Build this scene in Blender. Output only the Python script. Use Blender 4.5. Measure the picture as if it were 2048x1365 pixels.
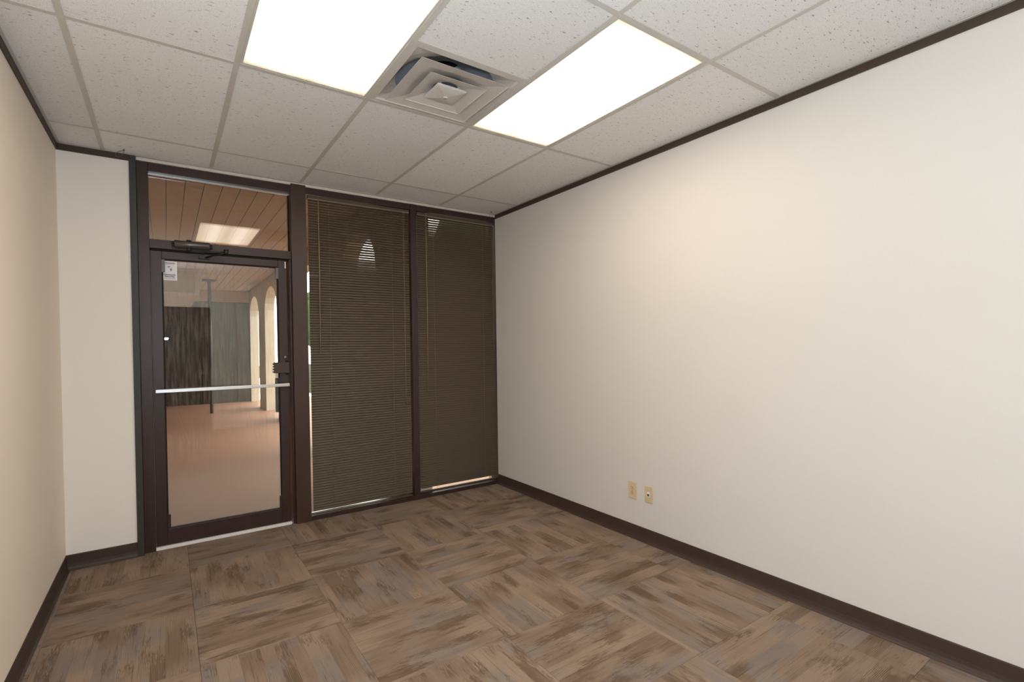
import bpy, bmesh, math, random
from mathutils import Vector, Matrix
random.seed(7)
for o in list(bpy.data.objects): bpy.data.objects.remove(o, do_unlink=True)
scene = bpy.context.scene
C = scene.collection

# ------------------------------------------------------------------ camera
YAW, PITCH, ROLL, EYE = 0.6051, -0.0131, -0.0135, 1.3933
fw = Vector((math.sin(YAW)*math.cos(PITCH), math.cos(YAW)*math.cos(PITCH), math.sin(PITCH)))
ri = Vector((math.cos(YAW), -math.sin(YAW), 0)); up = ri.cross(fw)
r2 = ri*math.cos(ROLL) + up*math.sin(ROLL); u2 = up*math.cos(ROLL) - ri*math.sin(ROLL)
cd = bpy.data.cameras.new('camera'); cam = bpy.data.objects.new('camera', cd); C.objects.link(cam)
m = Matrix((r2, u2, -fw)).transposed().to_4x4(); m.translation = (0, 0, EYE); cam.matrix_world = m
cd.sensor_width = 36; cd.lens = 999.6/2048*36; cd.shift_y = 23.16/2048; cd.clip_start = 0.02; cd.clip_end = 200
scene.camera = cam

# ------------------------------------------------------------------ world, exposure
LAMP = 9.7        # radiance of the fluorescent lenses
FLASH = 2200.0     # radiance of the photographer's flash head
w = bpy.data.worlds.new('sky'); scene.world = w; w.use_nodes = True
nt = w.node_tree; bg = nt.nodes['Background']                # bright even overcast
bg.inputs[0].default_value = (1.0, .955, .88, 1); bg.inputs[1].default_value = 5.0
vs = scene.view_settings
vs.view_transform = 'Standard'; vs.look = 'None'; vs.gamma = 1; vs.use_curve_mapping = False; vs.exposure = 0.06

# ------------------------------------------------------------------ materials
def nodes(name):
    M = bpy.data.materials.new(name); M.use_nodes = True
    t = M.node_tree; return M, t, t.nodes['Principled BSDF']
def N(t, typ, **k):
    n = t.nodes.new(typ)
    for a, b in k.items(): setattr(n, a, b)
    return n
def L(t, a, b): t.links.new(a, b)
def math_(t, op, a, b=None, c=None):
    n = N(t, 'ShaderNodeMath', operation=op)
    for i, v in enumerate((a, b, c)):
        if v is None: continue
        if isinstance(v, (int, float)): n.inputs[i].default_value = v
        else: L(t, v, n.inputs[i])
    return n.outputs[0]
def mixc(t, f, a, b, mode='MIX'):
    n = N(t, 'ShaderNodeMix', data_type='RGBA', blend_type=mode)
    for i, v in ((0, f), (6, a), (7, b)):
        if isinstance(v, (int, float)): n.inputs[i].default_value = v
        elif isinstance(v, tuple): n.inputs[i].default_value = (*v, 1)
        else: L(t, v, n.inputs[i])
    return n.outputs[2]
def ramp(t, f, stops):
    n = N(t, 'ShaderNodeValToRGB'); e = n.color_ramp.elements
    while len(e) < len(stops): e.new(0.5)
    for x, (p, c) in zip(e, stops): x.position = p; x.color = (*c, 1) if isinstance(c, tuple) else (c, c, c, 1)
    L(t, f, n.inputs[0]); return n.outputs[0]
def noise(t, vec, scale, detail=2, rough=.5, vecscale=None):
    if vecscale:
        mp = N(t, 'ShaderNodeMapping'); mp.inputs[3].default_value = vecscale; L(t, vec, mp.inputs[0]); vec = mp.outputs[0]
    n = N(t, 'ShaderNodeTexNoise'); n.inputs['Scale'].default_value = scale; n.inputs['Detail'].default_value = detail
    n.inputs['Roughness'].default_value = rough; L(t, vec, n.inputs['Vector']); return n.outputs[0]
def coord(t, out='Object'): return N(t, 'ShaderNodeTexCoord').outputs[out]
def bump(t, p, h, strength, dist=.002):
    b = N(t, 'ShaderNodeBump'); b.inputs['Strength'].default_value = strength; b.inputs['Distance'].default_value = dist
    L(t, h, b.inputs['Height']); L(t, b.outputs[0], p.inputs['Normal'])
def plain(name, col, rough=.5, metal=0, spec=.5, var=.06, scale=40, bumps=0, vecscale=None):
    M, t, p = nodes(name); co = coord(t)
    n = noise(t, co, scale, 3, .6, vecscale)
    a = tuple(max(0, c*(1-var)) for c in col); b = tuple(min(1, c*(1+var)) for c in col)
    L(t, mixc(t, n, a, b), p.inputs['Base Color'])
    p.inputs['Roughness'].default_value = rough; p.inputs['Metallic'].default_value = metal
    p.inputs['Specular IOR Level'].default_value = spec
    if bumps: bump(t, p, n, bumps)
    return M
MAT = {}
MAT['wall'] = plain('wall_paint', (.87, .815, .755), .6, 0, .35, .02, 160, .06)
MAT['wall_right'] = plain('wall_paint_right_shaded', (.705, .665, .625), .6, 0, .35, .02, 160, .06)  # same wall paint, darkened to tone down the strong light on this wall
MAT['wall_warm_lit'] = plain('wall_paint_warm_lit', (.91, .82, .70), .6, 0, .35, .02, 160, .06)  # same wall paint, lightened and warmed to carry lamplight in its colour
MAT['trim'] = plain('brown_vinyl', (.055, .034, .026), .5, 0, .35, .15, 30)
MAT['bronze'] = plain('bronze_aluminium', (.042, .022, .019), .40, 0, .38, .25, 12, 0, (1, 1, .2))
MAT['bronze_wide'] = plain('brown_mullion', (.050, .024, .016), .42, 0, .5, .25, 8, 0, (1, 1, .3))
MAT['closer'] = plain('closer_bronze', (.13, .115, .11), .3, .6, .5, .1, 20)
MAT['olive'] = plain('olive_black_strip', (.040, .038, .033), .5, 0, .4, .15, 25)
MAT['black'] = plain('black_plastic', (.012, .012, .013), .4, 0, .5, .2, 40)
MAT['rubber'] = plain('black_gasket', (.010, .009, .009), .7, 0, .3, .2, 40)
MAT['steel'] = plain('brushed_steel', (.62, .61, .60), .32, 1, .5, .08, 60, 0, (.05, 1, 1))
MAT['grey'] = plain('grey_clip', (.14, .15, .165), .5, 0, .5, .1, 40)
MAT['cream'] = plain('cream_metal', (.66, .61, .54), .5, 0, .5, .06, 30)
MAT['white'] = plain('white_paint', (.80, .78, .76), .45, 0, .5, .04, 40)
MAT['tee'] = plain('ceiling_tee_enamel', (.60, .565, .51), .5, 0, .4, .06, 14)
MAT['vent'] = plain('dusty_vent_enamel', (.60, .555, .51), .5, 0, .4, .08, 9)
MAT['duct'] = plain('galvanised_duct', (.42, .47, .54), .55, .3, .5, .1, 14)
MAT['dark'] = plain('dark_void', (.01, .01, .01), .9, 0, .1, .1, 10)
MAT['slat'] = plain('brown_blind_slat', (.082, .058, .037), .42, 0, .45, .08, 6, 0, (.3, 1, 1))
MAT['cord'] = plain('tan_cord', (.30, .23, .16), .8, 0, .2, .1, 80)
MAT['wand'] = plain('amber_wand', (.26, .19, .10), .25, 0, .6, .1, 30)
MAT['ivory'] = plain('ivory_plastic', (.66, .53, .32), .35, 0, .5, .03, 40)
MAT['socket'] = plain('jack_blue', (.03, .035, .12), .4, 0, .5, .1, 40)
MAT['wood'] = plain('dark_wood', (.055, .030, .017), .45, 0, .4, .3, 6, 0, (8, 1, .6))
MAT['slab'] = plain('concrete_slab', (.10, .085, .07), .9, 0, .2, .1, 10)
MAT['wire'] = plain('grey_wire', (.17, .155, .14), .45, .5, .5, .1, 40)
MAT['paper'] = plain('white_sticker', (.80, .80, .83), .5, 0, .4, .02, 30)
MAT['ink'] = plain('black_ink', (.03, .03, .035), .6, 0, .2, .05, 30)
MAT['ink_grey'] = plain('grey_ink', (.25, .25, .29), .6, 0, .2, .05, 30)
MAT['red'] = plain('red_ink', (.36, .04, .03), .6, 0, .2, .05, 30)
MAT['soffit'] = plain('tan_soffit_board', (.50, .395, .285), .7, 0, .2, .10, 5, .1, (8, .5, 1))
MAT['stucco'] = plain('cream_stucco', (.66, .60, .49), .9, 0, .2, .08, 60, .3)
MAT['tan_beam'] = plain('tan_beam', (.42, .29, .18), .8, 0, .2, .08, 20)
MAT['darkglass'] = plain('dark_storefront', (.030, .024, .018), .35, 0, .4, .3, 3)
MAT['grass'] = plain('lawn', (.05, .052, .028), .9, 0, .1, .4, 5, .3)
MAT['leaf'] = plain('foliage', (.035, .055, .018), .8, 0, .2, .5, 9, .3)
MAT['bark'] = plain('bark', (.12, .08, .05), .9, 0, .2, .3, 20, .3)

def mat_redfloor():
    M, t, p = nodes('red_walkway'); co = coord(t)
    a = noise(t, co, 1.1, 4, .6); b = noise(t, co, 7, 4, .6)
    c = mixc(t, a, (.44, .185, .11), (.38, .22, .15)); c = mixc(t, math_(t, 'MULTIPLY', b, .4), c, (.50, .33, .24))
    L(t, c, p.inputs['Base Color']); p.inputs['Roughness'].default_value = .55; return M
MAT['redfloor'] = mat_redfloor()

def mat_ceiling():
    M, t, p = nodes('fissured_ceiling_tile'); co = coord(t); oi = N(t, 'ShaderNodeObjectInfo')
    add = N(t, 'ShaderNodeVectorMath', operation='ADD'); L(t, co, add.inputs[0])
    mul = N(t, 'ShaderNodeVectorMath', operation='SCALE'); mul.inputs[0].default_value = (7, 13, 0); L(t, oi.outputs['Random'], mul.inputs[3]); L(t, mul.outputs[0], add.inputs[1])
    v = add.outputs[0]
    fine = noise(t, v, 190, 2, .6)
    fis = noise(t, v, 60, 3, .65, (.55, 1.6, 1))
    holes = ramp(t, fis, [(.335, 0.0), (.372, 1.0)])
    pin = ramp(t, noise(t, v, 330, 1, .5), [(.30, 0.0), (.38, 1.0)])
    h = math_(t, 'MULTIPLY', holes, pin)
    big = noise(t, v, 2.2, 3, .6)
    base = mixc(t, big, (.88, .86, .845), (.92, .905, .90))
    tint = math_(t, 'MULTIPLY_ADD', oi.outputs['Random'], .10, .95)
    comb = N(t, 'ShaderNodeCombineXYZ')
    for i in range(3): L(t, tint, comb.inputs[i])
    base = mixc(t, 1.0, base, comb.outputs[0], 'MULTIPLY')
    base = mixc(t, math_(t, 'MULTIPLY', fine, .10), base, (.62, .58, .54))
    base = mixc(t, h, (.40, .37, .355), base)
    L(t, base, p.inputs['Base Color']); p.inputs['Roughness'].default_value = .9; p.inputs['Specular IOR Level'].default_value = .15
    bump(t, p, math_(t, 'ADD', h, math_(t, 'MULTIPLY', fine, .5)), .35, .002); return M
MAT['tile'] = mat_ceiling()

def mat_carpet():
    # local x runs along the tufted lines, local y across them
    M, t, p = nodes('striated_carpet_tile'); co = coord(t); oi = N(t, 'ShaderNodeObjectInfo')
    rnd = oi.outputs['Random']
    sep = N(t, 'ShaderNodeSeparateXYZ'); L(t, co, sep.inputs[0]); X, Y = sep.outputs[0], sep.outputs[1]
    def band(width, seed):                       # index of a strip across the tile
        return math_(t, 'FLOOR', math_(t, 'DIVIDE', math_(t, 'ADD', Y, math_(t, 'MULTIPLY', rnd, seed)), width))
    def vec(x, y, z=0.0):
        c = N(t, 'ShaderNodeCombineXYZ')
        for i, q in enumerate((x, y, z)):
            if isinstance(q, (int, float)): c.inputs[i].default_value = q
            else: L(t, q, c.inputs[i])
        return c.outputs[0]
    roff = math_(t, 'MULTIPLY', rnd, 57.3)
    rag = noise(t, vec(math_(t, 'MULTIPLY', X, 24), math_(t, 'MULTIPLY', Y, 150), roff), 1.0, 3, .65)   # ragged, streaky
    rago = math_(t, 'MULTIPLY', math_(t, 'SUBTRACT', rag, .5), .75)
    b1 = band(.087, 3.1); b2 = band(.058, 5.7)
    def along(k, amp): return math_(t, 'ADD', math_(t, 'MULTIPLY', X, k), math_(t, 'MULTIPLY', rago, amp))
    n1 = noise(t, vec(along(2.6, .6), math_(t, 'MULTIPLY', b1, 3.37), roff), 1.0, 1, .5)
    n2 = noise(t, vec(along(3.4, 1.0), math_(t, 'MULTIPLY', b2, 5.13), math_(t, 'ADD', roff, 11)), 1.0, 1, .5)
    n3 = noise(t, vec(math_(t, 'MULTIPLY', X, 2.4), math_(t, 'MULTIPLY', b1, 7.7), math_(t, 'ADD', roff, 23)), 1.0, 0, .5)
    n4 = noise(t, vec(along(5.0, 1.2), math_(t, 'MULTIPLY', Y, 13), math_(t, 'ADD', roff, 31)), 1.0, 4, .6)      # cloudy patches
    base = mixc(t, ramp(t, n1, [(.36, 0.0), (.62, 1.0)]), (.180, .132, .096), (.272, .210, .160))
    col = mixc(t, ramp(t, n3, [(.55, 0.0), (.63, .75)]), base, (.205, .176, .158))
    fld = math_(t, 'ADD', math_(t, 'MULTIPLY', n2, .55), math_(t, 'MULTIPLY', n4, .45))
    fld = math_(t, 'ADD', fld, math_(t, 'MULTIPLY', math_(t, 'SUBTRACT', rag, .5), .34))
    dark = ramp(t, fld, [(.385, 1.0), (.475, 0.0)])
    col = mixc(t, math_(t, 'MULTIPLY', dark, .72), col, (.100, .066, .041))
    # fine tufted rows
    rows = math_(t, 'SINE', math_(t, 'MULTIPLY', Y, 2*math.pi/.0062))
    rown = noise(t, vec(math_(t, 'MULTIPLY', X, 3.0), math_(t, 'MULTIPLY', Y, 26), math_(t, 'ADD', roff, 5)), 1.0, 2, .5)
    rowm = ramp(t, rown, [(.46, 0.0), (.62, 1.0)])
    lines = math_(t, 'MULTIPLY', ramp(t, rows, [(.62, 0.0), (.95, 1.0)]), math_(t, 'MULTIPLY', rowm, .75))
    col = mixc(t, lines, col, (.36, .285, .20))
    dl = noise(t, vec(math_(t, 'MULTIPLY', X, 4), math_(t, 'MULTIPLY', Y, 170), roff), 1.0, 2, .6)
    col = mixc(t, ramp(t, dl, [(.30, .5), (.42, 0.0)]), col, (.09, .062, .042))
    grain = noise(t, co, 420, 2, .6)
    col = mixc(t, .30, col, ramp(t, grain, [(.3, .25), (.7, .95)]), 'MULTIPLY')
    col = mixc(t, 1.0, col, (1.17, 1.11, 1.06), 'MULTIPLY')
    L(t, col, p.inputs['Base Color']); p.inputs['Roughness'].default_value = .95; p.inputs['Specular IOR Level'].default_value = .1
    bump(t, p, math_(t, 'ADD', grain, math_(t, 'MULTIPLY', rows, .15)), .5, .002); return M
MAT['carpet'] = mat_carpet()

def mat_glass(name, haze, tint=(.93, .95, .93)):
    M = bpy.data.materials.new(name); M.use_nodes = True; t = M.node_tree; t.nodes.clear()
    out = N(t, 'ShaderNodeOutputMaterial'); tr = N(t, 'ShaderNodeBsdfTransparent'); tr.inputs[0].default_value = (*tint, 1)
    gl = N(t, 'ShaderNodeBsdfGlossy'); gl.inputs['Roughness'].default_value = .004
    fr = N(t, 'ShaderNodeFresnel'); fr.inputs[0].default_value = 1.5
    f2 = math_(t, 'MULTIPLY', fr.outputs[0], 1.4)
    mx = N(t, 'ShaderNodeMixShader'); L(t, f2, mx.inputs[0]); L(t, tr.outputs[0], mx.inputs[1]); L(t, gl.outputs[0], mx.inputs[2])
    res = mx.outputs[0]
    if haze:                                    # condensation and drips on the pane
        co = coord(t); sep = N(t, 'ShaderNodeSeparateXYZ'); L(t, co, sep.inputs[0])
        streak = noise(t, co, 1.0, 4, .6, (60, 1, 5)); blot = noise(t, co, 3.0, 3, .55)
        drops = noise(t, co, 1.0, 3, .7, (190, 1, 60))
        a = math_(t, 'MULTIPLY', ramp(t, streak, [(.42, .02), (.68, 1.0)]), ramp(t, blot, [(.30, .12), (.70, 1.0)]))
        a = math_(t, 'ADD', a, math_(t, 'MULTIPLY', ramp(t, drops, [(.55, 0.0), (.7, .5)]), ramp(t, blot, [(.4, 0.0), (.6, 1.0)])))
        low = ramp(t, math_(t, 'ADD', sep.outputs[2], math_(t, 'MULTIPLY', blot, .25)), [(.55, 1.0), (.80, 0.0)])
        a = math_(t, 'MAXIMUM', math_(t, 'MULTIPLY', a, haze), math_(t, 'MULTIPLY', low, haze*1.2))
        ts = N(t, 'ShaderNodeBsdfTranslucent'); ts.inputs[0].default_value = (.85, .80, .74, 1)
        df = N(t, 'ShaderNodeBsdfDiffuse'); df.inputs[0].default_value = (.62, .56, .50, 1)
        m1 = N(t, 'ShaderNodeMixShader'); m1.inputs[0].default_value = .22; L(t, ts.outputs[0], m1.inputs[1]); L(t, df.outputs[0], m1.inputs[2])
        m2 = N(t, 'ShaderNodeMixShader'); L(t, a, m2.inputs[0]); L(t, res, m2.inputs[1]); L(t, m1.outputs[0], m2.inputs[2]); res = m2.outputs[0]
    L(t, res, out.inputs[0]); return M
MAT['glass'] = mat_glass('clear_glass', 0)
MAT['foggy'] = mat_glass('fogged_glass', .20)

def mat_lens():
    # acrylic lens over two tubes: brightest along the tubes, warmer and dimmer toward the ends
    M = bpy.data.materials.new('lit_acrylic_lens'); M.use_nodes = True; t = M.node_tree; t.nodes.clear()
    out = N(t, 'ShaderNodeOutputMaterial'); em = N(t, 'ShaderNodeEmission'); co = coord(t)
    sep = N(t, 'ShaderNodeSeparateXYZ'); L(t, co, sep.inputs[0])
    ax = math_(t, 'ABSOLUTE', sep.outputs[0]); d = math_(t, 'ABSOLUTE', math_(t, 'SUBTRACT', ax, .13))
    tube = ramp(t, math_(t, 'DIVIDE', d, .17), [(0.0, 1.0), (1.0, .55)])
    ay = math_(t, 'ABSOLUTE', sep.outputs[1]); end = ramp(t, math_(t, 'DIVIDE', ay, .6), [(.74, 1.0), (.92, .32), (1.0, .08)])
    s = math_(t, 'MULTIPLY', tube, end)
    L(t, ramp(t, s, [(.25, (1.0, .76, .52)), (.95, (1.0, .865, .72))]), em.inputs[0]); L(t, math_(t, 'MULTIPLY', s, LAMP), em.inputs[1])
    L(t, em.outputs[0], out.inputs[0]); return M
MAT['lens'] = mat_lens()
def mat_emit(name, col, s):
    M = bpy.data.materials.new(name); M.use_nodes = True; t = M.node_tree; t.nodes.clear()
    out = N(t, 'ShaderNodeOutputMaterial'); em = N(t, 'ShaderNodeEmission'); em.inputs[0].default_value = (*col, 1); em.inputs[1].default_value = s
    L(t, em.outputs[0], out.inputs[0]); return M
MAT['flash'] = mat_emit('flash_tube', (.76, .89, 1.0), FLASH)

# ------------------------------------------------------------------ helpers
def box(bm, x0, x1, y0, y1, z0, z1, bev=0):
    vs_ = [bm.verts.new((x, y, z)) for x in (x0, x1) for y in (y0, y1) for z in (z0, z1)]
    fs = [bm.faces.new([vs_[i] for i in f]) for f in ((0, 1, 3, 2), (4, 6, 7, 5), (0, 4, 5, 1), (2, 3, 7, 6), (0, 2, 6, 4), (1, 5, 7, 3))]
    if bev:
        es = list({e for f in fs for e in f.edges}); bmesh.ops.bevel(bm, geom=es, offset=bev, segments=2, profile=.5, affect='EDGES')
    return bm
def tube(bm, pts, r, n=8, closed=False):
    pts = [Vector(p) for p in pts]; rings = []; k = len(pts)
    for i, p in enumerate(pts):
        if closed: d = pts[(i+1) % k]-pts[i-1]
        else: d = pts[min(i+1, k-1)]-pts[max(i-1, 0)]
        d.normalize(); a = d.orthogonal().normalized() if i == 0 else (A - d*A.dot(d)).normalized()
        A = a; b = d.cross(a); rr = r[i] if isinstance(r, (list, tuple)) else r
        rings.append([bm.verts.new(p + (a*math.cos(q)+b*math.sin(q))*rr) for q in [2*math.pi*j/n for j in range(n)]])
    for i in range(k if closed else k-1):
        R0, R1 = rings[i], rings[(i+1) % k]
        for j in range(n): bm.faces.new((R0[j], R0[(j+1) % n], R1[(j+1) % n], R1[j]))
    if not closed: bm.faces.new(rings[0][::-1]); bm.faces.new(rings[-1])
    return bm
def prism(bm, poly, axis, a, b):
    """poly in the plane normal to axis, extruded from a to b; axis 'x': poly=(y,z), 'y': (x,z), 'z': (x,y)"""
    def P(p, s):
        return {'x': (s, p[0], p[1]), 'y': (p[0], s, p[1]), 'z': (p[0], p[1], s)}[axis]
    A_ = [bm.verts.new(P(p, a)) for p in poly]; B_ = [bm.verts.new(P(p, b)) for p in poly]; n = len(poly)
    bm.faces.new(A_); bm.faces.new(B_[::-1])
    for i in range(n): bm.faces.new((A_[i], B_[i], B_[(i+1) % n], A_[(i+1) % n]))
    return bm
def disc(bm, c, axis, r, h, n=20):
    c = Vector(c); d = Vector({'x': (1, 0, 0), 'y': (0, 1, 0), 'z': (0, 0, 1)}[axis]); return tube(bm, [c-d*h/2, c+d*h/2], r, n)
def mesh(name, bm, mat, smooth=False):
    bmesh.ops.recalc_face_normals(bm, faces=bm.faces); me = bpy.data.meshes.new(name); bm.to_mesh(me); bm.free()
    for m_ in (mat if isinstance(mat, (list, tuple)) else [mat]): me.materials.append(MAT[m_])
    if smooth:
        for p in me.polygons: p.use_smooth = True
    return me
def put(name, me, parent=None, loc=(0, 0, 0), rot=(0, 0, 0)):
    o = bpy.data.objects.new(name, me); C.objects.link(o); o.location = loc; o.rotation_euler = rot
    if parent: o.parent = parent
    return o
def part(name, bm, mat, parent, smooth=False):
    """bm is in world coordinates; the part hangs under its thing"""
    root = parent; off = Vector()
    while root: off += Vector(root.location); root = root.parent
    bmesh.ops.translate(bm, verts=bm.verts, vec=-off)
    return put(name, mesh(name, bm, mat, smooth), parent)
def tag(o, label, cat, group=None, kind=None):
    o['label'] = label; o['category'] = cat
    if group: o['group'] = group
    if kind: o['kind'] = kind
    return o
def thing(name, loc, label, cat, group=None, kind=None):
    o = bpy.data.objects.new(name, None); C.objects.link(o); o.location = loc; o.empty_display_size = .1
    return tag(o, label, cat, group, kind)
def solo(name, bm, mat, label, cat, loc=(0, 0, 0), group=None, kind=None, smooth=False):
    bmesh.ops.translate(bm, verts=bm.verts, vec=-Vector(loc))
    return tag(put(name, mesh(name, bm, mat, smooth), None, loc), label, cat, group, kind)
def B(*a, bev=0): return box(bmesh.new(), *a, bev=bev)

# ------------------------------------------------------------------ room shell
XL, XR, YB, YF, H = -.549, 2.748, 4.225, -1.55, 2.7126
G = .6096
D = [-.3178 + G*i for i in range(5)]                     # tee lines running toward the door wall
CR = [3.841, 2.622, 1.402, .183, -1.036]                         # tee lines across
FR, GL = 4.25, 4.33                                      # storefront face and fixed glass

wl = solo('wall_left', B(XL-.12, XL, YF-.12, YB+.2, 0, 3.0), 'wall_warm_lit', 'painted wall along the left side with warm lamplight in its colour', 'wall', (XL, 2, 0), kind='structure')
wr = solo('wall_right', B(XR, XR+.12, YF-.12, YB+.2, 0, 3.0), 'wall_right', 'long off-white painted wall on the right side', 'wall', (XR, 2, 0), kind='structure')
wb = solo('wall_back', B(XL, -.180, YB, YB+.16, 0, 3.0), 'wall', 'narrow off-white wall beside the glass door', 'wall', (-.36, YB, 0), kind='structure')
wf = solo('wall_front', B(XL, XR, YF-.12, YF, 0, 3.0), 'wall_warm_lit', 'off-white wall behind the camera', 'wall', (1.1, YF, 0), kind='structure')
d2 = thing('door_2', (.115, YF, 0), 'dark wooden door in the wall behind the camera', 'door', kind='structure')
part('leaf', B(-.33, .56, YF, YF+.03, .005, 2.06, bev=.003), 'wood', d2)
for q in ((-.40, -.335, 0, 2.13), (.565, .63, 0, 2.13)): part('casing', B(q[0], q[1], YF, YF+.025, q[2], q[3], bev=.002), 'trim', d2)
part('casing', B(-.335, .565, YF, YF+.025, 2.065, 2.13, bev=.002), 'trim', d2)
part('knob', disc(bmesh.new(), (.49, YF+.06, 1.0), 'y', .026, .05, 20), 'steel', d2, True)
wh = solo('wall_header', B(-.184, XR, FR+.02, FR+.16, H-.004, 3.0), 'wall', 'wall above the dark storefront frame', 'wall', (1.1, FR, H), kind='structure')

# floor: slab and carpet tiles
fl = solo('floor', B(XL-.12, XR+.12, YF-.12, YB+.06, -.12, -.007), 'slab', 'carpeted floor of brown striated carpet tiles laid in quarter turns', 'floor', (0, 0, -.12), kind='structure')
cache = {}
def carpet(cx0, cx1, cy0, cy1, turn):
    cx, cy = (cx0+cx1)/2, (cy0+cy1)/2; w_, d_ = cx1-cx0-.0008, cy1-cy0-.0008
    if turn: w_, d_ = d_, w_
    key = (round(w_, 4), round(d_, 4))
    if key not in cache:
        b = bmesh.new(); box(b, -w_/2, w_/2, -d_/2, d_/2, -.007, 0)
        es = [e for e in b.edges if all(v.co.z > -.001 for v in e.verts)]; bmesh.ops.bevel(b, geom=es, offset=.0012, segments=1, affect='EDGES')
        cache[key] = mesh('carpet_tile', b, 'carpet')
    put('carpet_tile', cache[key], fl, (cx, cy, .12), (0, 0, (math.pi/2 if turn else 0) + random.choice((0, math.pi))))
xs = [XL] + [.097-G+G*i for i in range(6)] + [XR]; xs = [x for x in xs if XL <= x <= XR]
ys = sorted([YB+.055, YF] + [3.80-G*i for i in range(10) if 3.80-G*i > YF])
for i in range(len(xs)-1):
    for j in range(len(ys)-1):
        row = round((3.80-ys[j+1])/G)
        if xs[i+1]-xs[i] < .01: continue
        ci = round((xs[i+1]-.097)/G)               # column 0 ends at the seam x=.097
        carpet(xs[i], xs[i+1], ys[j], ys[j+1], (ci+row) % 2 == 1)

# ceiling: deck, tiles and tees
ce = solo('ceiling', B(XL-.12, XR+.12, YF-.12, FR+.2, 2.96, 3.06), 'dark', 'suspended ceiling of fissured white tiles in a metal grid', 'ceiling', (0, 0, 2.96), kind='structure')
tcache = {}
def ctile(x0, x1, y0, y1):
    w_, d_ = x1-x0-.006, y1-y0-.006; key = (round(w_, 4), round(d_, 4))
    if key not in tcache: tcache[key] = mesh('ceiling_tile', B(-w_/2, w_/2, -d_/2, d_/2, 0, .016), 'tile')
    put('ceiling_tile', tcache[key], ce, ((x0+x1)/2, (y0+y1)/2, H+.0022-2.96+random.uniform(0, .0012)))
cxs = [XL] + D + [XR]; cys = [YB+.02] + CR + [YF]
for i in range(6):
    for j in range(6):
        if j == 2 and i in (2, 4): continue                         # light fixtures
        if j == 2 and i == 3:
            ctile(cxs[3], cxs[4], CR[1]-2*G, CR[1]-G); continue      # the diffuser takes the other half
        ctile(cxs[i], cxs[i+1], cys[j+1], cys[j])
def tee(x0, x1, y0, y1, zz=0):
    b = B(x0, x1, y0, y1, H-zz, H+.0018); xm, ym = (x0+x1)/2, (y0+y1)/2
    if x1-x0 > y1-y0: box(b, x0, x1, ym-.001, ym+.001, H+.0018, H+.038)
    else: box(b, xm-.001, xm+.001, y0, y1, H+.0018, H+.038)
    part('tee_bar', b, 'tee', ce)
for x in D: tee(x-.012, x+.012, YF, YB+.02)
for y in CR:
    xx = [XL] + D + [XR]
    for i in range(6): tee(xx[i]+(.012 if i else 0), xx[i+1]-(.012 if i < 5 else 0), y-.012, y+.012, .0004)
tee(D[2]+.012, D[3]-.012, CR[1]-G-.012, CR[1]-G+.012, .0004)
part('wall_angle', B(XR-.022, XR, YF, YB+.02, H-.0012, H+.0012), 'tee', ce)
part('wall_angle', B(XL, XL+.022, YF, YB+.02, H-.0012, H+.0012), 'tee', ce)
part('wall_angle', B(XL, XR, FR-.03, FR+.02, H-.001, H+.0010), 'tee', ce)

# ceiling trim, base
def trimbar(name, args, label, loc):
    return solo(name, B(*args, bev=.001), 'trim', label, 'trim', loc, kind='structure')
trimbar('trim_1', (XL, XL+.009, YF, YB, H-.042, H-.002), 'dark brown strip along the top of the left wall', (XL, 2, H))
trimbar('trim_2', (XR-.009, XR, YF, FR, H-.040, H-.002), 'dark brown strip along the top of the right wall', (XR, 2, H))
trimbar('trim_3', (XL+.009, -.184, YB-.009, YB, H-.042, H-.002), 'short dark brown strip above the narrow wall', (-.36, YB, H))
def base(name, kind_, a, b, at, label):
    prof = [(0, 0), (.020, 0), (.0195, .003), (.012, .010), (.0075, .022), (.005, .04), (.004, .093), (.0025, .0985), (0, .0985)]
    bm = bmesh.new()
    if kind_ == 'L': prism(bm, [(at+p, z) for p, z in prof], 'y', a, b)
    elif kind_ == 'R': prism(bm, [(at-p, z) for p, z in prof], 'y', a, b)
    else: prism(bm, [(at-p, z) for p, z in prof], 'x', a, b)
    return solo(name, bm, 'trim', label, 'baseboard', kind='structure')
base('baseboard_left', 'L', YF, YB, XL, 'dark brown cove base along the left wall')
base('baseboard_right', 'R', YF, FR, XR, 'dark brown cove base along the right wall')
base('baseboard_back', 'B', XL, -.184, YB, 'short dark brown cove base under the narrow wall')

# ------------------------------------------------------------------ storefront frame
fr = thing('storefront_frame', (1.28, FR, 0), 'dark bronze aluminium frame holding the door, transom and two windows', 'frame', kind='structure')
fr.name = 'trim_4'
Y0, Y1 = FR, FR+.115
part('edge_strip', B(-.184, -.146, YB-.012, Y1, 0, H-.003, bev=.002), 'olive', fr)['label'] = 'olive black strip at the wall edge'
part('jamb', B(-.1458, -.082, Y0, Y1, 0, 2.70, bev=.002), 'bronze', fr)
part('jamb', B(.811, .828, Y0+.012, Y1, 0, 2.112, bev=.0015), 'bronze', fr)
part('jamb', B(2.742, XR, Y0-.004, Y1, 0, 2.70), 'olive', fr)
part('wide_mullion', B(.8285, .940, Y0-.020, Y1, 0, 2.70, bev=.002), 'bronze_wide', fr)
part('mullion', B(1.838, 1.893, Y0-.012, Y1, .0, 2.70, bev=.002), 'bronze', fr)
part('header', B(-.082, .8285, Y0, Y1, 2.632, 2.70, bev=.002), 'bronze', fr)
part('header', B(.940, 1.838, Y0-.004, Y1, 2.640, 2.70, bev=.002), 'bronze', fr)
part('header', B(1.893, 2.742, Y0-.004, Y1, 2.640, 2.70, bev=.002), 'bronze', fr)
part('transom_bar', B(-.082, .8285, Y0, Y1, 2.104, 2.166, bev=.002), 'bronze', fr)
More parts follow.
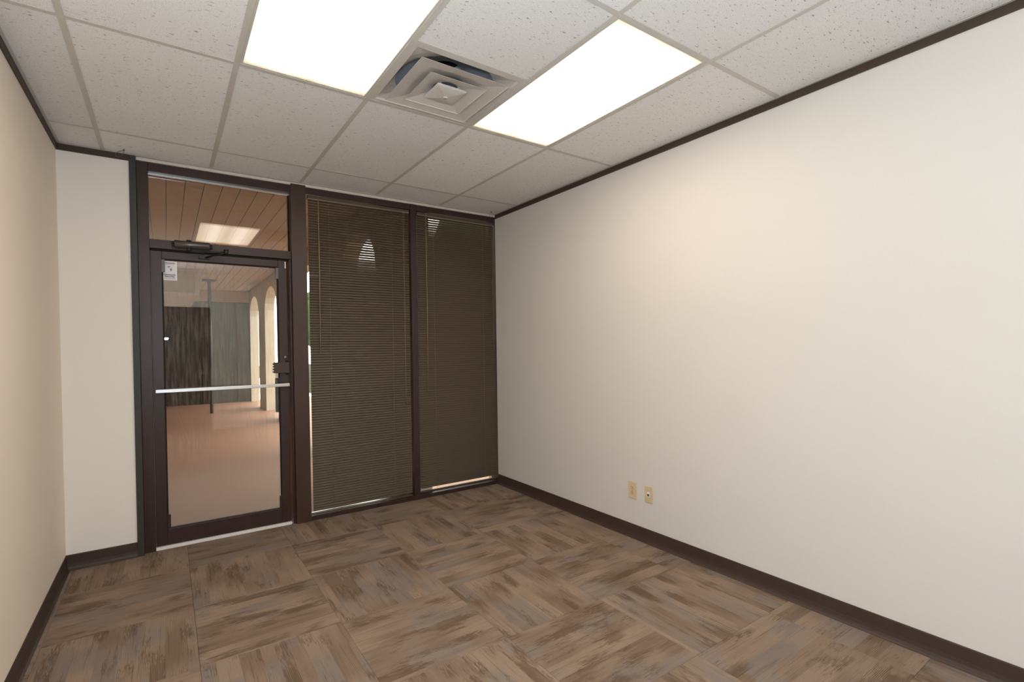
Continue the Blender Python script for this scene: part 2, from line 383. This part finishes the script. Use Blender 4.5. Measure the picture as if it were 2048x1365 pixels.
part('door_stop', B(-.082, .811, Y0+.03, Y0+.045, 2.094, 2.104), 'rubber', fr)
part('sill', B(.940, 1.838, Y0-.008, Y1, 0, .036, bev=.002), 'bronze', fr)
part('sill', B(1.893, 2.742, Y0-.008, Y1, 0, .036, bev=.002), 'bronze', fr)
part('glazing_bead', B(1.893, 2.742, Y0+.055, Y0+.072, .036, .046), 'steel', fr)
part('glazing_bead', B(.940, 1.838, Y0+.055, Y0+.072, .036, .046), 'steel', fr)
part('top_cap', B(-.146, XR-.006, Y0-.016, Y0+.02, 2.690, 2.7105, bev=.002), 'cream', fr)['label'] = 'cream metal angle above the frame'
part('threshold', B(-.084, .797, Y0+.008, Y1, -.004, .020, bev=.002), 'white', fr)['label'] = 'pale metal threshold under the door'

def pane(name, x0, x1, z0, z1, y, mat, label):
    t_ = tag(put(name, mesh('glass_pane', B(x0, x1, y-.0004, y+.0004, z0, z1), mat)), label, 'window', kind='structure'); return t_
wd3 = thing('window_3', (.365, GL, 2.166), 'wide transom window above the glass door', 'window', kind='structure')
part('glass_pane', B(-.082, .8285, GL-.0004, GL+.0004, 2.160, 2.636), 'glass', wd3)
part('gasket', B(-.082, .8285, GL-.012, GL-.001, 2.624, 2.632), 'rubber', wd3)
part('gasket', B(.8185, .8285, GL-.012, GL-.001, 2.166, 2.632), 'rubber', wd3)
part('glazing_bead', B(-.082, .8285, GL-.030, GL-.014, 2.620, 2.632), 'steel', wd3)
for n_, x0, x1, lab in ((1, .940, 1.838, 'tall window behind the left brown blind'), (2, 1.893, 2.742, 'tall window behind the right brown blind')):
    t_ = thing('window_%d' % n_, ((x0+x1)/2, GL, .036), lab, 'window', kind='structure')
    part('glass_pane', B(x0, x1, GL-.0004, GL+.0004, .03, 2.645), 'glass', t_)
    part('gasket', B(x0, x0+.006, GL-.012, GL-.001, .036, 2.64), 'rubber', t_)

# ------------------------------------------------------------------ door
DY = 4.275
dr = thing('door_1', (.36, DY, 0), 'dark bronze glass door with a steel push bar', 'door', kind='structure')
part('stile', B(-.080, -.015, DY, DY+.044, .022, 2.092, bev=.0025), 'bronze', dr)
part('stile', B(.733, .796, DY, DY+.044, .022, 2.092, bev=.0025), 'bronze', dr)
part('top_rail', B(-.015, .733, DY, DY+.044, 2.038, 2.092, bev=.0025), 'bronze', dr)
part('bottom_rail', B(-.015, .733, DY, DY+.044, .022, .134, bev=.0025), 'bronze', dr)
g = part('glass_pane', B(-.018, .736, DY+.0205, DY+.0213, .128, 2.042), 'foggy', dr)
part('glass_stop', B(-.015, .733, DY+.006, DY+.018, .134, .142), 'olive', dr)
part('glass_stop', B(-.015, -.007, DY+.006, DY+.018, .142, 2.030), 'rubber', dr)
part('glass_stop', B(.725, .733, DY+.006, DY+.018, .142, 2.030), 'rubber', dr)
part('glass_stop', B(-.015, .733, DY+.006, DY+.018, 2.030, 2.038), 'rubber', dr)
for x, z0, z1 in ((-.017, 1.945, 2.034), (.716, 1.945, 2.032), (-.014, .142, .236), (.714, .142, .236)):
    part('corner_clip', B(x, x+.020, DY-.003, DY+.014, z0, z1, bev=.002), 'grey' if z0 > 1 else 'bronze', dr)
part('white_tab', B(.782, .790, DY-.0015, DY, 2.032, 2.084), 'white', dr)['label'] = 'small white tab in the top corner'
pb = part('push_bar', B(-.066, .794, DY-.050, DY-.034, 1.100, 1.124, bev=.002), 'steel', dr); pb['label'] = 'brushed steel push bar'
for x0 in (-.060, .765): part('bar_bracket', B(x0, x0+.026, DY-.034, DY, 1.098, 1.126, bev=.002), 'grey', pb)
lk = part('lock_box', B(.690, .797, DY-.026, DY, 1.205, 1.290, bev=.002), 'bronze_wide', dr)
for k in range(4): part('lock_tooth', B(.681, .690, DY-.022, DY-.002, 1.209+k*.021, 1.220+k*.021), 'black', lk)
part('lock_boss', disc(bmesh.new(), (.783, DY-.006, 1.297), 'y', .010, .012), 'black', lk, True)
part('lock_boss', disc(bmesh.new(), (.783, DY-.006, 1.199), 'y', .010, .012), 'black', lk, True)
kc = part('key_cylinder', disc(bmesh.new(), (.777, DY-.004, 1.329), 'y', .013, .010, 24), 'steel', dr, True)
part('keyhole', disc(bmesh.new(), (.777, DY-.0095, 1.329), 'y', .006, .002, 16), 'grey', kc, True)
ph = part('pull_handle', B(.708, .735, DY+.044, DY+.075, .892, 1.165, bev=.003), 'black', dr); ph['label'] = 'black pull handle on the outer side'
part('pull_stub', B(.722, .735, DY-.004, DY+.004, 1.124, 1.165), 'black', ph)

# closer on the transom bar
cl = thing('door_closer', (.168, FR-.02, 2.12), 'bronze hydraulic door closer with folding arm above the glass door', 'door closer')
body = bmesh.new(); tube(body, [(.058, FR-.028, 2.142), (.062, FR-.028, 2.142), (.270, FR-.028, 2.142), (.274, FR-.028, 2.142)], [.021, .026, .026, .021], 20)
part('cylinder_body', body, 'closer', cl, True)
part('mount_plate', B(.045, .288, FR-.010, FR, 2.112, 2.164, bev=.002), 'bronze', cl)
for x in (.049, .279):
    for z in (2.130, 2.150): part('adjusting_screw', disc(bmesh.new(), (x+.003, FR-.026, z), 'x', .006, .016, 12), 'black', cl, True)
part('pivot_cap', disc(bmesh.new(), (.146, FR-.028, 2.162), 'z', .016, .024), 'black', cl, True)
part('pivot_cap', disc(bmesh.new(), (.146, FR-.028, 2.112), 'z', .014, .028), 'black', cl, True)
part('main_arm', tube(bmesh.new(), [(.146, FR-.030, 2.099), (.172, FR-.038, 2.092), (.200, FR-.06, 2.090), (.370, FR-.150, 2.094)], .0065, 8), 'black', cl, True)
part('arm_elbow', disc(bmesh.new(), (.365, FR-.150, 2.094), 'z', .015, .030), 'black', cl, True)
part('fore_arm', tube(bmesh.new(), [(.365, FR-.150, 2.084), (.300, FR-.08, 2.074), (.250, FR+.005, 2.066)], .006, 8), 'black', cl, True)
part('arm_foot', B(.205, .272, FR+.005, DY, 2.056, 2.078, bev=.002), 'black', cl)

# security sticker on the door glass
SY = DY+.0195
st = thing('security_sticker', (.029, SY, 1.892), 'white security sticker in the top corner of the door glass', 'sticker')
part('backing', B(-.016, .074, SY-.0004, SY, 1.892, 2.028), 'paper', st)
def text(s, x, z, size, mat, name, bold=0):
    cu = bpy.data.curves.new(name, 'FONT'); cu.body = s; cu.size = size; cu.align_x = 'CENTER'; cu.extrude = .0001; cu.offset = bold
    tmp = bpy.data.objects.new(name, cu); C.objects.link(tmp); bpy.context.view_layer.update()
    me = bpy.data.meshes.new_from_object(tmp.evaluated_get(bpy.context.evaluated_depsgraph_get())); bpy.data.objects.remove(tmp)
    me.materials.clear(); me.materials.append(MAT[mat])
    return put(name, me, st, (x-.029, -.0007, z-1.892), (math.pi/2, 0, 0))
text('Network', .030, 1.926, .0185, 'ink', 'lettering', .0004); text('Security', .030, 1.913, .0185, 'ink', 'lettering', .0004)
bm = bmesh.new(); x = .000
for k in range(9): box(bm, x, x+.0055, SY-.0008, SY-.0004, 2.010, 2.0165); x += .0070
part('red_print_line', bm, 'red', st)
bm = bmesh.new(); x = -.001
for k in range(18): box(bm, x, x+.0022, SY-.0008, SY-.0004, 2.001, 2.0035); x += .0034
part('fine_print_line', bm, 'ink_grey', st)
bm = bmesh.new(); x = -.002
for k in range(16): box(bm, x, x+.0028, SY-.0008, SY-.0004, 1.902, 1.906); x += .0040
part('fine_print_line', bm, 'ink_grey', st)
em = bmesh.new()                                           # globe emblem: two dark land shapes
for pts in ([(.018, 1.990), (.030, 1.992), (.036, 1.989), (.029, 1.984), (.025, 1.979), (.021, 1.984)],
            [(.031, 1.976), (.040, 1.977), (.046, 1.972), (.043, 1.963), (.036, 1.953), (.034, 1.962)],
            [(.040, 1.987), (.045, 1.985), (.043, 1.981)]):
    prism(em, pts, 'y', SY-.0008, SY-.0004)
part('globe_emblem', em, 'ink_grey', st)

# ------------------------------------------------------------------ blinds
def slat_mesh(x0, x1):
    bm = bmesh.new(); n = 4; w_ = .0252; top = []; bot = []
    for i in range(n+1):
        s = (i/n-.5)*w_; cz = .0030*(1-(2*i/n-1)**2)
        top.append((s, cz+.00025)); bot.append((s, cz-.00025))
    prism(bm, top+bot[::-1], 'x', x0, x1); return mesh('slat', bm, 'slat', False)
BY = 4.262
def blind(x0, x1, ztop, zbot, tilt, label, wand, cord, ladders, opened, name='window_blind'):
    xc = (x0+x1)/2; t_ = thing(name, (xc, BY, zbot), label, 'blind', 'brown mini blinds in the storefront windows')
    hr = part('headrail', B(x0, x1, BY-.013, BY+.013, ztop-.027, ztop, bev=.002), 'slat', t_)
    part('headrail_lip', B(x0, x1, BY-.0145, BY-.013, ztop-.030, ztop-.0245), 'cord', hr)
    me = slat_mesh(x0-xc+.003, x1-xc-.003); pitch = .0213; n = int((ztop-.040-zbot-.016)/pitch)
    for k in range(n):
        z = ztop-.040-k*pitch-zbot; a = tilt+random.uniform(-.5, .5)
        if z > ztop-zbot-.24: a -= 8*(z-(ztop-zbot-.24))/.24
        for zo, da in opened:
            if abs(z+zbot-zo) < .011: a -= da
        # room-side edge low: rotate about x so that +y side rises
        put('slat', me, t_, (0, 0, z), (math.radians(a), random.uniform(-.0006, .0006), 0))
    part('bottom_rail', B(x0, x1, BY-.009, BY+.009, zbot, zbot+.012, bev=.003), 'slat', t_)
    for lx in ladders:
        part('ladder_cord', tube(bmesh.new(), [(lx, BY-.0095, ztop-.027), (lx, BY-.0095, zbot+.012)], .0007, 5), 'cord', t_, True)
    wx, wz = wand
    wd = part('tilt_wand', tube(bmesh.new(), [(wx, BY-.024, ztop-.012), (wx, BY-.024, ztop-.045), (wx+.002, BY-.026, (ztop+wz)/2), (wx-.002, BY-.024, wz)], [.0022, .0036, .0036, .0036], 6), 'wand', t_, True)
    part('wand_hook', tube(bmesh.new(), [(wx, BY-.012, ztop-.008), (wx, BY-.020, ztop-.006), (wx, BY-.024, ztop-.014)], .0016, 6), 'steel', wd, True)
    cx_, cz_ = cord
    ce_ = part('lift_cord', tube(tube(bmesh.new(), [(cx_-.003, BY-.017, ztop-.02), (cx_-.005, BY-.019, (ztop+cz_)/2), (cx_, BY-.019, cz_+.04)], .0011, 5),
          [(cx_+.003, BY-.017, ztop-.02), (cx_+.004, BY-.019, (ztop+cz_)/2), (cx_, BY-.019, cz_+.04)], .0011, 5), 'cord', t_, True)
    part('cord_tassel', tube(bmesh.new(), [(cx_, BY-.019, cz_+.045), (cx_, BY-.019, cz_+.02), (cx_, BY-.019, cz_)], [.002, .005, .006], 10), 'slat', ce_, True)
    return t_
blind(.958, 1.826, 2.634, .040, 64, 'brown mini blind with half closed slats beside the wide mullion', (1.036, 1.36), (1.770, .88), (1.122, 1.660),
      [(2.160, 9), (2.203, 6), (2.245, 7), (2.266, 12)])
blind(1.903, 2.738, 2.632, .052, 69, 'brown mini blind with tightly closed slats in the far right corner', (1.986, .952), (2.716, 1.30), (2.068, 2.600), [])

# ------------------------------------------------------------------ ceiling fixtures
def light(x0, x1, y0, y1, label):
    t_ = thing('ceiling_light', ((x0+x1)/2, (y0+y1)/2, H), label, 'ceiling light', 'fluorescent ceiling lights'); a = .0125; b_ = .024
    f = bmesh.new()
    for q in ((x0+a, x0+b_, y0+a, y1-a), (x1-b_, x1-a, y0+a, y1-a), (x0+b_, x1-b_, y0+a, y0+b_), (x0+b_, x1-b_, y1-b_, y1-a)): box(f, *q, H+.001, H+.012, bev=.0015)
    part('door_frame', f, 'tee', t_)
    part('lens', B(x0+b_-.003, x1-b_+.003, y0+b_-.003, y1-b_+.003, H+.006, H+.010), 'lens', t_)
    part('housing', B(x0+a, x1-a, y0+a, y1-a, H+.02, H+.11), 'white', t_)
    return t_
light(D[1], D[2], CR[2], CR[1], 'lit fluorescent panel left of the air diffuser')
light(D[3], D[4], CR[2], CR[1], 'lit fluorescent panel right of the air diffuser')

def diffuser(x0, x1, y0, y1):
    cx, cy = (x0+x1)/2, (y0+y1)/2; hw = (x1-x0)/2-.0125
    t_ = thing('air_diffuser', (cx, cy, H), 'square dusty ceiling air diffuser with nested louvres', 'air vent')
    def ring(z, h, r=0.0, n=32):            # square of half size h (r=0) rounding to a circle (r=1)
        pts = []
        for i in range(n):
            q = 2*math.pi*i/n; c, s = math.cos(q), math.sin(q)
            rad = r*h+(1-r)*h/max(abs(c), abs(s)); pts.append((cx+c*rad, cy+s*rad, z))
        return pts
    def shell(levels, n=32, close=False):
        bm = bmesh.new(); lv_ = [tuple(l) for l in levels]
        if not close: lv_ = lv_ + [(l[0]+.0014, *l[1:]) for l in reversed(lv_)]
        R_ = [[bm.verts.new(p) for p in ring(*lv)] for lv in lv_]
        for a, b in (zip(R_, R_[1:]) if close else zip(R_, R_[1:]+R_[:1])):
            for i in range(n): bm.faces.new((a[i], a[(i+1) % n], b[(i+1) % n], b[i]))
        if close: bm.faces.new(R_[-1]); bm.faces.new(R_[0])
        return bm
    part('frame_panel', shell([(H+.001, hw), (H+.001, hw-.020), (H+.010, hw-.026), (H+.022, .262, .6), (H+.034, .252, 1.0)]), 'vent', t_, False)
    part('duct_collar', shell([(H+.034, .256, 1.0), (H+.055, .240, 1.0), (H+.085, .185, 1.0), (H+.105, .085, 1.0), (H+.16, .080, 1.0)]), 'duct', t_, True)
    part('duct_cap', disc(bmesh.new(), (cx, cy, H+.16), 'z', .085, .004, 32), 'dark', t_)
    z1, z2, z3 = H-.016, H-.021, H-.024
    part('louvre', shell([(z1, .238), (z1+.004, .234), (z1+.016, .175, .3), (z1+.040, .105, 1.0), (z1+.060, .092, 1.0)]), 'vent', t_)
    part('louvre', shell([(z2, .156), (z2+.004, .152), (z2+.014, .115, .3), (z2+.030, .070, 1.0), (z2+.046, .062, 1.0)]), 'vent', t_)
    c3 = part('centre_plaque', shell([(z3+.010, .080), (z3+.002, .080), (z3, .076), (z3-.006, .045), (z3-.010, .012, .6)], close=True), 'vent', t_)
    part('centre_button', disc(bmesh.new(), (cx, cy, z3-.011), 'z', .012, .004, 20), 'vent', c3, True)
    for k in range(4):
        q = math.pi/4+k*math.pi/2; bm = tube(bmesh.new(), [(cx+.05*math.cos(q), cy+.05*math.sin(q), H), (cx+.20*math.cos(q), cy+.20*math.sin(q), H+.045)], .003, 6)
        part('louvre_strut', bm, 'vent', t_)
    return t_
diffuser(D[2], D[3], CR[1]-G, CR[1])

# wire loops in the grid near the door wall
def loop(x, y, pts, label):
    t_ = thing('wire_loop', (x, y, H), label, 'wire hook', 'wire loops hanging from the ceiling grid')
    part('wire', tube(bmesh.new(), [(x+a, y+b_, H+c) for a, b_, c in pts], .0017, 6), 'wire', t_, True)
    part('anchor', disc(bmesh.new(), (x, y, H-.002), 'z', .004, .012, 10), 'wire', t_, True)
loop(-.203, 4.135, [(0, 0, 0), (-.006, 0, -.006), (-.030, -.01, -.022), (-.044, -.012, -.040), (-.042, -.012, -.053), (-.034, -.012, -.058), (-.020, -.01, -.051), (-.006, -.006, -.034), (-.001, 0, -.014), (.001, 0, -.002)], 'grey wire loop hanging above the narrow wall left of the door')
loop(2.646, 4.150, [(0, 0, 0), (-.016, 0, -.02), (-.020, -.004, -.045), (-.012, -.006, -.058), (.004, -.004, -.050), (.014, 0, -.028), (.004, 0, -.004)], 'grey wire loop hanging in the far right ceiling corner')

# ------------------------------------------------------------------ wall plates
def plate(y0, y1, z0, z1, label, kind_):
    yc, zc = (y0+y1)/2, (z0+z1)/2; t_ = thing('wall_outlet' if kind_ == 'power' else 'data_jack', (XR, yc, zc), label, 'wall outlet' if kind_ == 'power' else 'data jack')
    part('cover_plate', B(XR-.006, XR, y0, y1, z0, z1, bev=.0025), 'ivory', t_)
    if kind_ == 'power':
        for s in (-1, 1):
            zz = zc+s*.0195; r = part('receptacle', disc(bmesh.new(), (XR-.0065, yc, zz), 'x', .0165, .003, 20), 'ivory', t_)
            for dy in (-.0065, .0065): part('slot', B(XR-.0085, XR-.0078, yc+dy-.0012, yc+dy+.0012, zz, zz+.009), 'ink', r)
            part('slot', disc(bmesh.new(), (XR-.0081, yc, zz-.007), 'x', .0024, .0008, 10), 'ink', r)
        part('plate_screw', disc(bmesh.new(), (XR-.0065, yc, zc), 'x', .003, .002, 10), 'steel', t_)
    else:
        j = part('jack_insert', B(XR-.0085, XR-.004, yc-.0115, yc+.0115, zc-.016, zc+.018, bev=.001), 'paper', t_)
        part('jack_socket', B(XR-.0092, XR-.006, yc-.0075, yc+.0075, zc-.010, zc+.005), 'socket', j)
        for s in (-1, 1): part('plate_screw', disc(bmesh.new(), (XR-.0065, yc, zc+s*.042), 'x', .003, .002, 10), 'ivory', t_)
plate(2.427, 2.503, .283, .404, 'ivory duplex power outlet low on the long right wall', 'power')
plate(2.283, 2.354, .287, .402, 'ivory data jack plate with white insert beside the power outlet', 'data')

# ------------------------------------------------------------------ photographer's camera on its tripod (seen in the door glass)
tp = thing('camera_tripod', (-.075, -.108, 0), 'black camera tripod standing in the near corner behind the viewpoint', 'tripod')
bx, by = -.075, -.108
for k in range(3):
    q = -YAW+math.pi/2+math.pi+k*2*math.pi/3
    part('leg', tube(bmesh.new(), [(bx+.03*math.cos(q), by+.03*math.sin(q), 1.10), (bx+.20*math.cos(q), by+.20*math.sin(q), .5), (bx+.34*math.cos(q), by+.34*math.sin(q), .008)], [.016, .013, .010], 10), 'black', tp, True)
part('centre_column', tube(bmesh.new(), [(bx, by, .75), (bx, by, 1.29)], .013, 12), 'black', tp, True)
part('head', disc(bmesh.new(), (bx, by, 1.315), 'z', .03, .05), 'black', tp, True)
def rotated(name, bm, mat, parent):
    o = put(name, mesh(name, bm, mat), parent); return o
pc = thing('photo_camera', (-.075, -.108, 1.393), 'black photo camera with a lit flash on the tripod', 'camera')
pc.rotation_euler = (0, 0, -YAW)
rotated('body', B(-.07, .07, -.035, .035, -.053, .045, bev=.006), 'black', pc)
rotated('lens_barrel', tube(bmesh.new(), [(0, .035, 0), (0, .085, 0), (0, .112, 0)], [.036, .038, .040], 24), 'black', pc)
rotated('prism_hump', B(-.03, .03, -.03, .03, .045, .075, bev=.006), 'black', pc)
rotated('flash_unit', B(-.034, .034, .03, .09, .075, .10, bev=.004), 'black', pc)
rotated('flash_head', B(-.036, .036, .045, .108, .10, .1555, bev=.004), 'black', pc)
rotated('flash_dome', B(-.045, .045, .036, .116, .156, .182, bev=.006), 'flash', pc)

# ------------------------------------------------------------------ outside: covered walkway
ZS = 2.95; XA = 1.88
ow = solo('floor_walkway', B(-2.2, XA+2.6, Y1, 15.6, -.16, -.02), 'redfloor', 'reddish walkway floor outside the glass door', 'walkway', (0, 10, -.16), kind='structure')
sf = solo('ceiling_walkway', B(-2.2, XA+.02, Y1+.02, 15.6, ZS+.03, ZS+.12), 'tan_beam', 'tan board soffit over the outdoor walkway', 'soffit', (0, 10, ZS), kind='structure')
bd = {}
seams = [Y1+.02, 5.43, 6.43, 15.4]
for i in range(27):
    x = -2.14+i*.1503-.013
    for a, b_ in zip(seams, seams[1:]):
        key = round(b_-a, 3)
        if key not in bd: bd[key] = mesh('soffit_board', B(-.0725, .0725, -(b_-a)/2+.003, (b_-a)/2-.003, 0, .02, bev=.002), 'soffit')
        put('soffit_board', bd[key], sf, (x, (a+b_)/2-10, .01))
# arcade of arched openings on the right
ar = solo('wall_arcade', B(XA, XA+.2, Y1+.02, 15.6, ZS-.09, 3.3), 'stucco', 'cream stucco arcade wall with arched openings outside', 'arcade', (XA, 10, 0), kind='structure')
opens = [(5.3, 6.6), (7.55, 10.25), (11.2, 12.7), (13.65, 15.16)]
piers = [(Y1+.02, 5.3), (6.6, 7.55), (10.25, 11.2), (12.7, 13.65), (15.16, 15.6)]
for a, b_ in piers: part('pier', B(XA, XA+.2, a, b_, -.02, 2.30), 'stucco', ar)
for a, b_ in opens:                                       # arch heads
    n = 10; c = (a+b_)/2; hw = (b_-a)/2; pts = []
    for i in range(n+1):
        q = math.pi*i/n; pts.append((c-hw*math.cos(q), 2.30+.46*math.sin(q)))
    lo = [Y1+.02 if a < 5.5 else (a-.475), 2.30]
    bm = bmesh.new()
    for i in range(n): prism(bm, [pts[i], pts[i+1], (pts[i+1][0], ZS-.09), (pts[i][0], ZS-.09)], 'x', XA, XA+.2)
    part('arch_head', bm, 'stucco', ar)
for a, b_ in piers: part('spandrel', B(XA, XA+.2, a, b_, 2.30, ZS-.09), 'stucco', ar)
solo('wall_walkway_left', B(-2.4, -2.2, Y1, 15.6, -.1, 3.3), 'stucco', 'stucco wall on the far left of the outdoor walkway', 'wall', (-2.3, 10, 0), kind='structure')
solo('wall_facade', B(-2.4, -.19, YB+.16, Y1+.02, -.1, 3.3), 'stucco', 'outer stucco face of the narrow wall', 'wall', (-1.3, Y1, 0), kind='structure')
solo('wall_facade_top', B(-.19, XA+.4, Y1, Y1+.06, 2.70, 3.3), 'stucco', 'outer stucco face above the storefront', 'wall', (.8, Y1, 2.7), kind='structure')
ew = solo('wall_walkway_end', B(-2.2, XA+.2, 15.3, 15.5, -.1, 3.3), 'darkglass', 'dark storefront closing the end of the walkway', 'wall', (0, 15.3, 0), kind='structure')
part('lintel', B(-2.2, XA, 15.2, 15.3, 2.66, ZS+.03), 'tan_beam', ew)
for x in (-1.2, -.2, .8, 1.6): part('mullion', B(x-.03, x+.03, 15.25, 15.3, 0, 2.66), 'bronze', ew)
bh = thing('hanging_bulkhead', (-.5, 13.3, 2.48), 'tan bulkhead box hanging under the outdoor soffit', 'bulkhead')
part('box_body', B(-2.1, .535, 11.65, 15.0, 2.485, ZS+.01, bev=.004), 'tan_beam', bh)
part('face_frame', B(-2.1, .555, 11.60, 11.65, 2.465, 2.52), 'soffit', bh)
part('face_frame', B(.490, .555, 11.60, 11.65, 2.52, ZS+.01), 'soffit', bh)
part('face_frame', B(-2.1, .490, 11.60, 11.65, ZS-.06, ZS+.01), 'soffit', bh)
po = thing('slim_post', (.813, 13.0, -.02), 'slim dark post from walkway floor to soffit', 'post')
part('shaft', tube(bmesh.new(), [(.813, 13.0, -.02), (.813, 13.0, ZS)], .034, 12), 'black', po, True)
part('cap_plate', B(.68, .95, 12.9, 13.1, ZS-.02, ZS+.008), 'bronze', po)

solo('ground_lawn', B(XA+2.6, 40, -10, 50, -.3, -.06), 'grass', 'green lawn beyond the arcade', 'lawn', (20, 20, -.3), kind='structure')
def shrub(x, y, h, r, label):
    t_ = thing('garden_tree', (x, y, -.06), label, 'tree', 'trees beyond the arcade')
    part('trunk', tube(bmesh.new(), [(x, y, -.1), (x+.05, y, h*.55)], [.12, .07], 8), 'bark', t_, True)
    bm = bmesh.new()
    for k in range(9):
        c = Vector((x+random.uniform(-r, r)*.6, y+random.uniform(-r, r)*.6, h*.62+random.uniform(-.3, .5)*h*.45))
        s = bmesh.ops.create_icosphere(bm, subdivisions=2, radius=r*random.uniform(.45, .7), matrix=Matrix.Translation(c))
        for v in s['verts']: v.co += (v.co-c)*random.uniform(-.25, .25)
    part('crown', bm, 'leaf', t_)
for x, y, h, r, lab in ((6.5, 24, 3.6, 1.5, 'leafy tree standing far down the lawn'), (9.5, 31, 4.5, 2.0, 'tall leafy tree at the end of the lawn'),
                        (7.2, 6.4, 6.0, 1.5, 'large tree added beyond the first arch to block sky'), (8.4, 11.2, 6.5, 1.7, 'large tree added beyond the widest arch to block sky'),  # the large trees are an added row blocking sky behind the blinds
                        (9.6, 16.6, 6.8, 1.9, 'large tree added beyond the third arch to block sky'), (7.0, 1.8, 5.6, 1.5, 'large tree added beside the building front to block sky')):
    shrub(x, y, h, r, lab)
